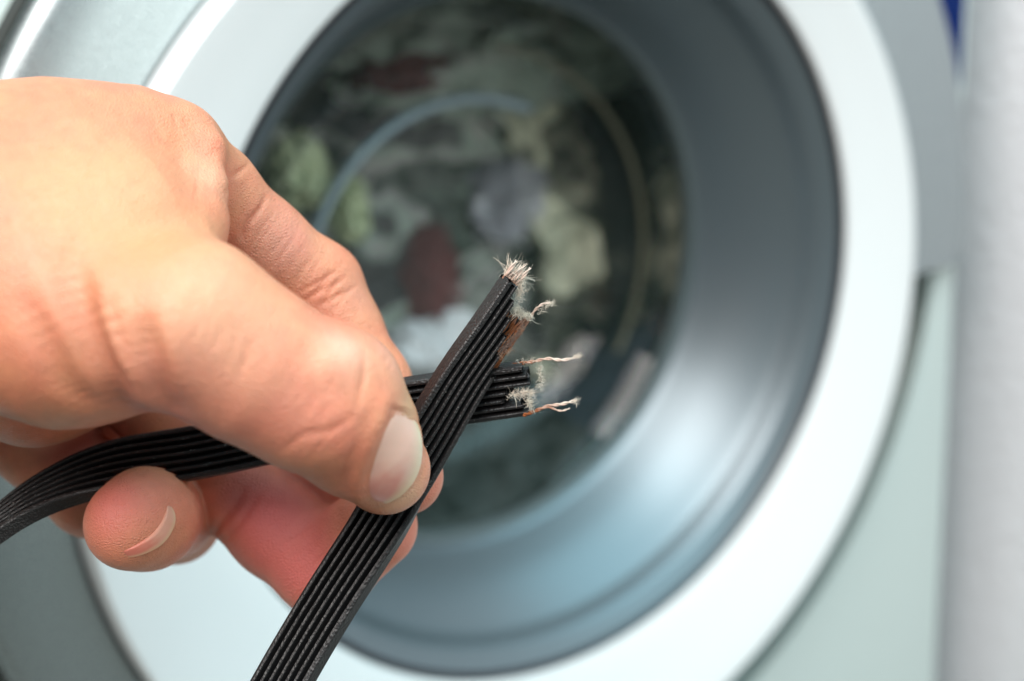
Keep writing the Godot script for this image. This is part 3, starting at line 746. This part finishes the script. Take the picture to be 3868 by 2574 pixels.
		for ed in edges:
			var d0 := w[ed[0]]
			var d1 := w[ed[1]]
			if (d0 > 0) == (d1 > 0): continue
			var t := d0 / (d0 - d1)
			var c0 := Vector3(ed[0] & 1, (ed[0] >> 1) & 1, (ed[0] >> 2) & 1)
			var c1 := Vector3(ed[1] & 1, (ed[1] >> 1) & 1, (ed[1] >> 2) & 1)
			sum += c0.lerp(c1, t)
			num += 1
		var p := o + sum / num * CELL
		var dd := skin(p, near, cc)
		var gx := skin(p + Vector3(e, 0, 0), near, cc) - dd
		var gy := skin(p + Vector3(0, e, 0), near, cc) - dd
		var gz := skin(p + Vector3(0, 0, e), near, cc) - dd
		var g := Vector3(gx, gy, gz).normalized()
		p -= g * clampf(dd, -CELL, CELL)
		at[key] = v.size()
		keys.append(key)
		v.append(p)
		nr.append(g)
		col.append(skin_color(p, spots))
	var idx := PackedInt32Array()
	var ax := [1, sx, sx * sx]
	for key in keys:
		for k in 3:
			var u: int = ax[(k + 1) % 3]
			var w2: int = ax[(k + 2) % 3]
			var s0: float = val[key]
			if not val.has(key + ax[k]): continue
			var s1: float = val[key + ax[k]]
			if (s0 > 0) == (s1 > 0): continue
			if not (at.has(key - u) and at.has(key - w2) and at.has(key - u - w2)): continue
			var q0: int = at[key]
			var q1: int = at[key - u]
			var q2: int = at[key - u - w2]
			var q3: int = at[key - w2]
			if s0 > 0:
				for q in [q0, q1, q2, q0, q2, q3]: idx.append(q)
			else:
				for q in [q0, q2, q1, q0, q3, q2]: idx.append(q)
	print("hand vertices ", v.size(), " triangles ", idx.size() / 3)
	var m := mat(Color(1, 1, 1), 0.44, 0.0, 0.48)
	m.vertex_color_use_as_albedo = true
	m.subsurf_scatter_enabled = true
	m.subsurf_scatter_strength = 0.12
	m.uv1_triplanar = true
	m.uv1_scale = Vector3(26, 26, 26)
	m.heightmap_enabled = true
	m.heightmap_texture = noise_tex(0.06, FastNoiseLite.TYPE_CELLULAR, 2, 1024, false, 1.0, 2)
	m.heightmap_scale = 0.034
	var root := thing("hand", "bare left hand pinching the snapped black belt between thumb and index finger", "hand", Vector3.ZERO)
	part("skin", arrays_mesh(v, nr, idx, col), m, root)
	# nails
	var nm := mat(Color(1, 1, 1), 0.4, 0.0, 0.28)
	nm.vertex_color_use_as_albedo = true
	nm.clearcoat_enabled = true
	nm.clearcoat = 0.35
	nm.clearcoat_roughness = 0.18
	nm.subsurf_scatter_enabled = true
	nm.subsurf_scatter_strength = 0.1
	nail("nail", [[Vector3(-0.19631, 0.62936, 0.20999), Vector3(-0.19972, 0.62506, 0.21059), Vector3(-0.20156, 0.61854, 0.20817), Vector3(-0.20116, 0.61216, 0.20469), Vector3(-0.19679, 0.60551, 0.19947)], [Vector3(-0.19294, 0.62696, 0.20790), Vector3(-0.19527, 0.62316, 0.20878), Vector3(-0.19697, 0.61749, 0.20792), Vector3(-0.19759, 0.61196, 0.20551), Vector3(-0.19614, 0.60504, 0.19929)], [Vector3(-0.18959, 0.62419, 0.20523), Vector3(-0.19052, 0.62003, 0.20629), Vector3(-0.19178, 0.61529, 0.20617), Vector3(-0.19396, 0.60955, 0.20389), Vector3(-0.19575, 0.60498, 0.19946)], [Vector3(-0.18726, 0.62180, 0.20329), Vector3(-0.18651, 0.61675, 0.20278), Vector3(-0.18727, 0.61165, 0.20241), Vector3(-0.19097, 0.60730, 0.20216), Vector3(-0.19527, 0.60473, 0.19947)]], 0.0003, Color(1, 1, 1), nm, root, all)
	nail("nail", [[Vector3(-0.22283, 0.59673, 0.15297), Vector3(-0.22474, 0.59506, 0.15516), Vector3(-0.22799, 0.59312, 0.15672), Vector3(-0.23149, 0.59171, 0.15668), Vector3(-0.23514, 0.59023, 0.15498)], [Vector3(-0.22194, 0.59604, 0.15274), Vector3(-0.22230, 0.59306, 0.15430), Vector3(-0.22563, 0.59018, 0.15611), Vector3(-0.22991, 0.58902, 0.15654), Vector3(-0.23420, 0.58848, 0.15509)]], 0.0005, Color(0.85, 0.68, 0.62), nm, root, all)


func nail(called: String, rows: Array, rise: float, tint: Color, m: Material, root: Node, all: PackedInt32Array) -> void:
	# rows of surface points from the cuticle to the free edge, each row running across the nail
	var cols := 25
	var fine := []
	for r in rows: fine.append(spline(r, 24 / (r.size() - 1)))
	var count: int = fine[0].size()
	var p := PackedVector3Array()
	var col := PackedColorArray()
	var steps := 17
	var none := PackedInt32Array()
	var e := 0.0002
	for i in steps:
		for j in count:
			var ctrl := []
			for r in fine: ctrl.append(r[j])
			var s := float(i) / (steps - 1) * (ctrl.size() - 1)
			var k := mini(int(s), ctrl.size() - 2)
			var a: Vector3 = ctrl[maxi(k - 1, 0)]
			var d: Vector3 = ctrl[mini(k + 2, ctrl.size() - 1)]
			var q: Vector3 = ctrl[k].cubic_interpolate(ctrl[k + 1], a, d, s - k)
			var g := Vector3.ZERO
			for it in 3:
				var d0 := skin(q, all, none)
				g = Vector3(skin(q + Vector3(e, 0, 0), all, none) - d0, skin(q + Vector3(0, e, 0), all, none) - d0, skin(q + Vector3(0, 0, e), all, none) - d0).normalized()
				q -= g * d0
			var across := 2.0 * j / (count - 1) - 1.0
			var along := float(i) / (steps - 1)
			var edge := pow(absf(across), 4.0)
			var h := rise * (1.0 - edge) * smoothstep(-0.02, 0.25, along) - 0.00025 * edge - 0.0002 * (1.0 - smoothstep(0.0, 0.12, along))
			p.append(q + g * h)
			var c := Color(0.87, 0.51, 0.40).lerp(Color(0.80, 0.29, 0.23), smoothstep(-0.15, 0.65, across + 0.25 * noise.get_noise_2d(along * 3.0, across * 3.0)))
			c = c.lerp(Color(0.86, 0.72, 0.46), smoothstep(0.6, 0.95, along) * 0.65)
			c = c * tint * (1.0 + 0.05 * noise.get_noise_2d(across * 60.0, 3.0))
			c.a = 1.0
			col.append(c)
	part(called, grid_mesh(p, steps, count, false, col), m, root)


# ====================================================================== belt
var bp := PackedVector3Array()     # belt path every half millimetre: point, across, out of the ribbed face
var ba := PackedVector3Array()
var bn := PackedVector3Array()
const STEP := 0.001


func belt_at(s: float, u: float, z: float) -> Vector3:
	var k := clampf(s / STEP, 0.0, bp.size() - 1.001)
	if s < 0.0:
		return bp[0] + (bp[0] - bp[4]) / (4.0 * STEP) * -s + ba[0] * u + bn[0] * z
	var i := int(k)
	var t := k - i
	return bp[i].lerp(bp[i + 1], t) + ba[i].lerp(ba[i + 1], t) * u + bn[i].lerp(bn[i + 1], t) * z


# a strand of the belt: a closed outline (across, out) swept from s0 to s1
func strand(outline: Array, s0: float, s1: float, rag: float) -> ArrayMesh:
	var n := int((s1 - s0) / 0.0015) + 2
	var v := PackedVector3Array()
	var nr := PackedVector3Array()
	var idx := PackedInt32Array()
	var m := outline.size()
	for side in m:
		var a: Vector2 = outline[side]
		var b: Vector2 = outline[(side + 1) % m]
		var d := (b - a).normalized()
		var b0 := v.size()
		var ra := rng.randf_range(-rag, rag)
		for i in n:
			var s := lerpf(s0, s1, float(i) / (n - 1))
			if i == 0: s += ra
			if i == n - 1: s += ra
			for q in [a, b]:
				v.append(belt_at(s, q.x, q.y))
				var k := clampi(int(s / STEP), 0, bp.size() - 1)
				nr.append((ba[k] * d.y - bn[k] * d.x).normalized())
		for i in n - 1:
			var o := b0 + i * 2
			for q in [o, o + 1, o + 2, o + 1, o + 3, o + 2]: idx.append(q)
	for end in [[s0, -1.0], [s1, 1.0]]:
		var b1 := v.size()
		var k2 := clampi(int(end[0] / STEP), 1, bp.size() - 2)
		var t: Vector3 = (bp[k2 + 1] - bp[k2 - 1]).normalized() * end[1]
		for q in outline:
			v.append(belt_at(end[0] + rng.randf_range(-rag, rag), q.x, q.y))
			nr.append(t)
		for i in range(1, m - 1):
			for q in [b1, b1 + i, b1 + i + 1]: idx.append(q)
	return arrays_mesh(v, nr, idx)


func cord_mesh(pts: Array, r: float, bias := 0.35) -> ArrayMesh:
	# two yarns twisted together, rust coloured where the rubber held them and raw white at the tip
	var path := spline(pts, 10)
	var v := PackedVector3Array()
	var nr := PackedVector3Array()
	var col := PackedColorArray()
	var idx := PackedInt32Array()
	var up := Vector3(0.3, 0.5, 0.8)
	var wob := rng.randf() * 6.0
	for yarn in 2:
		var b0 := v.size()
		for i in path.size():
			var t := (path[mini(i + 1, path.size() - 1)] - path[maxi(i - 1, 0)]).normalized()
			var a := t.cross(up).normalized()
			var b := t.cross(a)
			var f := float(i) / (path.size() - 1)
			var ph := i * 0.55 + yarn * PI + wob
			var c := path[i] + (a * cos(ph) + b * sin(ph)) * r * 0.55
			var rr := r * 0.62 * (1.0 - 0.55 * smoothstep(0.75, 1.0, f))
			var tone := clampf(f * 1.5 - bias + 0.3 * noise.get_noise_1d(i * 0.7 + wob * 9.0 + yarn * 7.0), 0, 1)
			for s in 7:
				var q := TAU * s / 6
				var nn := a * cos(q) + b * sin(q)
				v.append(c + nn * rr)
				nr.append(nn)
				col.append(Color(0.26, 0.075, 0.022).lerp(Color(0.72, 0.60, 0.52), tone))
		for i in path.size() - 1:
			for s in 6:
				var o := b0 + i * 7 + s
				for q in [o, o + 1, o + 7, o + 1, o + 8, o + 7]: idx.append(q)
	return arrays_mesh(v, nr, idx, col)


# a tuft of loose fibres between two lines of roots
func fluff(roots: Array, dir: Vector3, length: float, count: int, curl: float, tint: Color, r := 0.00006) -> ArrayMesh:
	var v := PackedVector3Array()
	var nr := PackedVector3Array()
	var col := PackedColorArray()
	var idx := PackedInt32Array()
	var f := FastNoiseLite.new()
	f.frequency = 1.0
	for c in count:
		var q := rng.randf() * (roots.size() - 1)
		var i := mini(int(q), roots.size() - 2)
		var p: Vector3 = (roots[i] as Vector3).lerp(roots[i + 1], q - i) + Vector3(rng.randfn(), rng.randfn(), rng.randfn()) * 0.00025
		var d := (dir + Vector3(rng.randfn(), rng.randfn(), rng.randfn()) * curl * 0.5).normalized()
		var l := length * (0.35 + 0.8 * rng.randf())
		var n := 9
		var tc := tint * rng.randf_range(0.75, 1.15)
		var spin := Vector3(rng.randfn(), rng.randfn(), rng.randfn()).normalized()
		var turn := rng.randf_range(-1, 1) * curl * 0.5
		for k in n:
			var a := d.cross(Vector3(0.3, 0.5, 0.8)).normalized()
			var b := d.cross(a)
			var rr := r * (1.0 - 0.6 * k / (n - 1.0))
			for s in 3:
				var nn := a * cos(TAU * s / 3) + b * sin(TAU * s / 3)
				v.append(p + nn * rr)
				nr.append(nn)
				col.append(tc)
			if k:
				var o := v.size() - 6
				for s in 3:
					var s2 := (s + 1) % 3
					for w in [o + s, o + s2, o + 3 + s, o + s2, o + 3 + s2, o + 3 + s]: idx.append(w)
			p += d * l / n
			d = (d.rotated(spin, turn) + Vector3(rng.randfn(), rng.randfn(), rng.randfn()) * curl * 0.16).normalized()
	return arrays_mesh(v, nr, idx, col)


func build_belt() -> void:
	# edges of the ribbed face along the loop: left and right, seen with the ribs in front
	var ctrl := [
		[Vector3(-0.15631, 0.64152, 0.19252), Vector3(-0.14711, 0.63389, 0.19268)],
		[Vector3(-0.16241, 0.63415, 0.19098), Vector3(-0.15338, 0.62634, 0.19112)],
		[Vector3(-0.17101, 0.62414, 0.18870), Vector3(-0.16222, 0.61607, 0.18921)],
		[Vector3(-0.17928, 0.61339, 0.18636), Vector3(-0.17065, 0.60537, 0.18835)],
		[Vector3(-0.18668, 0.60350, 0.18236), Vector3(-0.17949, 0.59698, 0.18939)],
		[Vector3(-0.19283, 0.59423, 0.18025), Vector3(-0.18757, 0.59001, 0.19027)],
		[Vector3(-0.20679, 0.57987, 0.18019), Vector3(-0.20201, 0.57674, 0.19093)],
		[Vector3(-0.22141, 0.56516, 0.18187), Vector3(-0.21641, 0.56231, 0.19263)],
		[Vector3(-0.24047, 0.54614, 0.18676), Vector3(-0.23574, 0.54192, 0.19694)],
		[Vector3(-0.26565, 0.53659, 0.18311), Vector3(-0.26749, 0.52529, 0.18672)],
		[Vector3(-0.28929, 0.54157, 0.16273), Vector3(-0.29746, 0.53296, 0.16098)],
		[Vector3(-0.29873, 0.55545, 0.14287), Vector3(-0.30881, 0.55501, 0.13637)],
		[Vector3(-0.28915, 0.57046, 0.13262), Vector3(-0.29533, 0.57778, 0.12539)],
		[Vector3(-0.26984, 0.58698, 0.13537), Vector3(-0.26951, 0.58492, 0.12210)],
		[Vector3(-0.25485, 0.59469, 0.13546), Vector3(-0.25381, 0.59404, 0.12246)],
		[Vector3(-0.24240, 0.59756, 0.13627), Vector3(-0.24136, 0.60052, 0.12399)],
		[Vector3(-0.22863, 0.59766, 0.13905), Vector3(-0.22746, 0.60541, 0.12981)],
		[Vector3(-0.21346, 0.59845, 0.14830), Vector3(-0.21187, 0.60841, 0.14191)],
		[Vector3(-0.19841, 0.60212, 0.16090), Vector3(-0.19660, 0.61294, 0.15614)],
		[Vector3(-0.18585, 0.60465, 0.17001), Vector3(-0.18456, 0.61630, 0.16722)],
		[Vector3(-0.17474, 0.60672, 0.17672), Vector3(-0.17467, 0.61885, 0.17631)],
		[Vector3(-0.16347, 0.60826, 0.18496), Vector3(-0.16396, 0.62041, 0.18517)],
		[Vector3(-0.15209, 0.61005, 0.19406), Vector3(-0.15299, 0.62217, 0.19450)],
	]
	var cp := []
	var ca := []
	for c in ctrl:
		cp.append((c[0] + c[1]) * 0.5)
		ca.append(((c[1] as Vector3) - c[0]).normalized())
	var fp := spline(cp, 60)
	var fa := spline(ca, 60)
	# even spacing
	var acc := 0.0
	bp.append(fp[0])
	ba.append(fa[0])
	for i in range(1, fp.size()):
		var l := fp[i].distance_to(fp[i - 1])
		while acc + l >= STEP * bp.size():
			var t := (STEP * bp.size() - acc) / l
			bp.append(fp[i - 1].lerp(fp[i], t))
			ba.append(fa[i - 1].lerp(fa[i], t))
		acc += l
	for i in bp.size():
		var t := (bp[mini(i + 2, bp.size() - 1)] - bp[maxi(i - 2, 0)]).normalized()
		ba[i] = (ba[i] - t * ba[i].dot(t)).normalized()
		bn.append(t.cross(ba[i]).normalized())
	var total := STEP * (bp.size() - 1)
	var root := thing("ribbed_belt", "snapped black ribbed rubber drive belt, both torn ends crossed in the fingers", "belt")
	var rubber := mat(Color(0.017, 0.0155, 0.016), 0.40, 0.0, 0.48)
	rubber.uv1_triplanar = true
	rubber.uv1_scale = Vector3(30, 30, 30)
	rubber.heightmap_enabled = true
	rubber.heightmap_texture = noise_tex(0.09, FastNoiseLite.TYPE_SIMPLEX, 4, 512, false, 1.0, 21)
	rubber.heightmap_scale = 0.02
	var dust := NoiseTexture2D.new()
	dust.width = 512
	dust.height = 512
	dust.seamless = true
	var dn := FastNoiseLite.new()
	dn.frequency = 0.11
	dn.seed = 8
	dust.noise = dn
	var ramp := Gradient.new()
	ramp.offsets = PackedFloat32Array([0.0, 0.45, 0.80, 0.86, 1.0])
	ramp.colors = PackedColorArray([Color(0.72, 0.70, 0.70), Color(0.86, 0.84, 0.84), Color(0.92, 0.90, 0.90), Color(1, 1, 1), Color(1, 1, 1)])
	dust.color_ramp = ramp
	rubber.albedo_texture = dust
	# ribs: where each one ends, in millimetres from the two torn ends
	var near_end := [0.0, 0.5, 3.4, 6.8, 10.5, 14.5, 19.5]
	var far_end := [1.6, 2.6, 6.6, 5.4, 0.0, 0.4, 1.1]
	var pitch := 0.0120 / 7.0
	for i in 7:
		var u := (i - 3.0) * pitch
		var o := [Vector2(u - 0.00082, -0.0022), Vector2(u - 0.00072, -0.0018), Vector2(u - 0.00034, -0.00016), Vector2(u - 0.00022, 0.0), Vector2(u + 0.00022, 0.0), Vector2(u + 0.00034, -0.00016), Vector2(u + 0.00072, -0.0018), Vector2(u + 0.00082, -0.0022)]
		if i == 0: o[0] = Vector2(-0.006, -0.0022); o[1] = Vector2(-0.006, -0.0005); o[2] = Vector2(-0.0058, -0.00018)
		if i == 6: o[7] = Vector2(0.006, -0.0022); o[6] = Vector2(0.006, -0.0005); o[5] = Vector2(0.0058, -0.00018)
		part("rib", strand(o, near_end[i] * 0.001, total - far_end[i] * 0.001, 0.0004), rubber, root)
	# backing in strips, torn to different lengths
	var back_near := [0.3, 0.5, 3.0, 5.0, 5.8, 6.4, 7.0]
	var back_far := [1.2, 2.0, 5.6, 4.6, 0.4, 0.2, 1.2]
	for i in 7:
		var u0 := (i - 3.5) * pitch
		var o := [Vector2(u0, -0.0036), Vector2(u0, -0.00215), Vector2(u0 + pitch, -0.00215), Vector2(u0 + pitch, -0.0036)]
		part("backing", strand(o, back_near[i] * 0.001, total - back_far[i] * 0.001, 0.0005), rubber, root)
	# lint and dust specks clinging to the ribs
	var sv := PackedVector3Array()
	var sn := PackedVector3Array()
	var sc := PackedColorArray()
	var si := PackedInt32Array()
	for k in 900:
		var s := rng.randf_range(0.001, 0.125) if k % 2 else total - rng.randf_range(0.006, 0.16)
		var u := (rng.randi_range(0, 6) - 3.0) * pitch + rng.randf_range(-0.0003, 0.0003)
		if k % 5 == 0: u = -0.006
		var c := belt_at(s, u, 0.00003 if k % 5 else rng.randf_range(-0.0032, 0.0))
		var r := 0.00004 + 0.00007 * pow(rng.randf(), 3.0)
		var tone := rng.randf_range(0.10, 0.5)
		var b0 := sv.size()
		for d in [Vector3.RIGHT, Vector3.UP, Vector3.BACK, Vector3.LEFT, Vector3.DOWN, Vector3.FORWARD]:
			sv.append(c + d * r * rng.randf_range(0.6, 1.5))
			sn.append(d)
			sc.append(Color(tone, tone * 0.93, tone * 0.88))
		for q in [[0, 1, 2], [1, 3, 2], [3, 4, 2], [4, 0, 2], [0, 1, 5], [1, 3, 5], [3, 4, 5], [4, 0, 5]]:
			for e in q: si.append(b0 + e)
	var lint := mat(Color(1, 1, 1), 0.9)
	lint.vertex_color_use_as_albedo = true
	tag(part("lint", arrays_mesh(sv, sn, si, sc), lint, root), "", "", "", "stuff")
	# cords laid bare
	var yarn := mat(Color(1, 1, 1), 0.85)
	yarn.vertex_color_use_as_albedo = true
	for i in 5:
		var u := -0.0054 + i * 0.00088
		var s1 := rng.randf_range(-0.0048, -0.0022)
		part("cord", cord_mesh([belt_at(0.0022, u, -0.0028), belt_at(0.0, u, -0.0028), belt_at(s1, u + rng.randf_range(0, 0.0008), -0.003 + rng.randf_range(-0.0004, 0.0004))], 0.00042, 0.5), yarn, root)
	for i in 8:
		var u := -0.0010 + i * 0.00092
		var s0 := 0.011 + maxf(u, 0.0) * 1.9
		var s1 := 0.0045 + rng.randf_range(-0.0008, 0.0012)
		part("cord", cord_mesh([belt_at(s0, u, -0.0021), belt_at(lerpf(s0, s1, 0.5), u + rng.randf_range(-0.0002, 0.0002), -0.0022), belt_at(s1, u + rng.randf_range(-0.0002, 0.0004), -0.0020)], 0.00044, 1.1), yarn, root)
	part("cord", cord_mesh([Vector3(-0.15714, 0.62039, 0.18748), Vector3(-0.15415, 0.62158, 0.19023), Vector3(-0.15180, 0.62217, 0.19282), Vector3(-0.14957, 0.62296, 0.19523), Vector3(-0.14751, 0.62286, 0.19792), Vector3(-0.14474, 0.62377, 0.20064)], 0.00036), yarn, root)
	part("cord", cord_mesh([Vector3(-0.15509, 0.61069, 0.19299), Vector3(-0.15366, 0.61166, 0.19480), Vector3(-0.15129, 0.61301, 0.19708), Vector3(-0.14918, 0.61365, 0.19947), Vector3(-0.14701, 0.61464, 0.20177)], 0.00038), yarn, root)
	part("cord", cord_mesh([Vector3(-0.15308, 0.61180, 0.19513), Vector3(-0.15135, 0.61274, 0.19714), Vector3(-0.14992, 0.61227, 0.19957), Vector3(-0.14865, 0.61306, 0.20135)], 0.00022), yarn, root)
	part("cord", cord_mesh([Vector3(-0.15433, 0.62470, 0.18751), Vector3(-0.15218, 0.62755, 0.18899), Vector3(-0.15070, 0.63024, 0.19009), Vector3(-0.14924, 0.63293, 0.19118), Vector3(-0.14810, 0.63437, 0.19260), Vector3(-0.14722, 0.63485, 0.19426)], 0.00028), yarn, root)
	var white := Color(0.76, 0.65, 0.54)
	var grey := Color(0.64, 0.57, 0.47)
	tag(part("frayed_fibres", fluff([Vector3(-0.15430, 0.64136, 0.18804), Vector3(-0.15223, 0.63955, 0.18764), Vector3(-0.15035, 0.63756, 0.18719)], Vector3(0.47207, 0.85794, 0.07404), 0.0055, 34, 0.5, white, 0.00013), yarn, root), "", "", "", "stuff")
	tag(part("frayed_fibres", fluff([Vector3(-0.15430, 0.64136, 0.18804), Vector3(-0.15223, 0.63955, 0.18764), Vector3(-0.15035, 0.63756, 0.18719)], Vector3(0.47666, 0.80978, 0.09769), 0.006, 120, 0.8, white, 4.5e-05), yarn, root), "", "", "", "stuff")
	tag(part("frayed_fibres", fluff([Vector3(-0.15243, 0.64052, 0.18964), Vector3(-0.15168, 0.63800, 0.18994), Vector3(-0.15299, 0.63587, 0.18999)], Vector3(0.34189, 0.51426, 0.26201), 0.0034, 130, 1.6, white, 5e-05), yarn, root), "", "", "", "stuff")
	tag(part("frayed_fibres", fluff([Vector3(-0.15491, 0.63434, 0.19064), Vector3(-0.15358, 0.63322, 0.19137), Vector3(-0.15154, 0.63178, 0.19270)], Vector3(0.33072, 0.80208, 0.13149), 0.003, 190, 1.9, grey, 5e-05), yarn, root), "", "", "", "stuff")
	tag(part("frayed_fibres", fluff([Vector3(-0.14822, 0.63204, 0.19097), Vector3(-0.14684, 0.63383, 0.19240), Vector3(-0.14669, 0.63445, 0.19351)], Vector3(0.40028, 0.41449, 0.34347), 0.0022, 60, 1.4, white, 5e-05), yarn, root), "", "", "", "stuff")
	tag(part("frayed_fibres", fluff([Vector3(-0.15870, 0.62546, 0.19065), Vector3(-0.15583, 0.62765, 0.19162), Vector3(-0.15316, 0.63057, 0.19214)], Vector3(0.06256, 0.36644, 0.64947), 0.0015, 260, 2, Color(0.16, 0.11, 0.09), 5e-05), yarn, root), "", "", "", "stuff")
	tag(part("frayed_fibres", fluff([Vector3(-0.15746, 0.62732, 0.19068), Vector3(-0.15474, 0.62891, 0.19180), Vector3(-0.15316, 0.63057, 0.19214)], Vector3(0.03894, 0.27241, 0.67400), 0.0016, 70, 2, Color(0.34, 0.2, 0.13), 4.5e-05), yarn, root), "", "", "", "stuff")
	tag(part("frayed_fibres", fluff([Vector3(-0.15887, 0.62476, 0.19083), Vector3(-0.15616, 0.62635, 0.19196)], Vector3(0.10223, -0.04897, 0.72605), 0.0018, 45, 2, Color(0.34, 0.2, 0.13), 4.5e-05), yarn, root), "", "", "", "stuff")
	tag(part("frayed_fibres", fluff([Vector3(-0.15205, 0.62175, 0.19538), Vector3(-0.15214, 0.61953, 0.19626), Vector3(-0.15310, 0.61756, 0.19647)], Vector3(0.25997, 0.00575, 0.67999), 0.0024, 90, 1.9, grey, 6e-05), yarn, root), "", "", "", "stuff")
	tag(part("frayed_fibres", fluff([Vector3(-0.15677, 0.61496, 0.19005), Vector3(-0.15486, 0.61561, 0.19231), Vector3(-0.15369, 0.61586, 0.19426)], Vector3(0.53516, 0.19575, 0.65406), 0.003, 120, 0.9, white, 6e-05), yarn, root), "", "", "", "stuff")
	tag(part("frayed_fibres", fluff([Vector3(-0.15456, 0.61458, 0.19423), Vector3(-0.15447, 0.61278, 0.19506)], Vector3(0.46495, 0.24851, 0.58486), 0.0025, 70, 1.2, grey, 6e-05), yarn, root), "", "", "", "stuff")
	tag(part("frayed_fibres", fluff([Vector3(-0.15410, 0.62175, 0.19019), Vector3(-0.15147, 0.62224, 0.19301)], Vector3(-0.06050, 0.63219, 0.32662), 0.0016, 50, 2, white, 4.5e-05), yarn, root), "", "", "", "stuff")
	tag(part("frayed_fibres", fluff([Vector3(-0.14600, 0.62368, 0.19984), Vector3(-0.14489, 0.62378, 0.20054)], Vector3(0.65120, 0.17564, 0.48486), 0.0016, 24, 0.9, white, 5e-05), yarn, root), "", "", "", "stuff")
	tag(part("frayed_fibres", fluff([Vector3(-0.14801, 0.61435, 0.20122), Vector3(-0.14709, 0.61464, 0.20171)], Vector3(0.65120, 0.17564, 0.48486), 0.0016, 24, 0.9, white, 5e-05), yarn, root), "", "", "", "stuff")
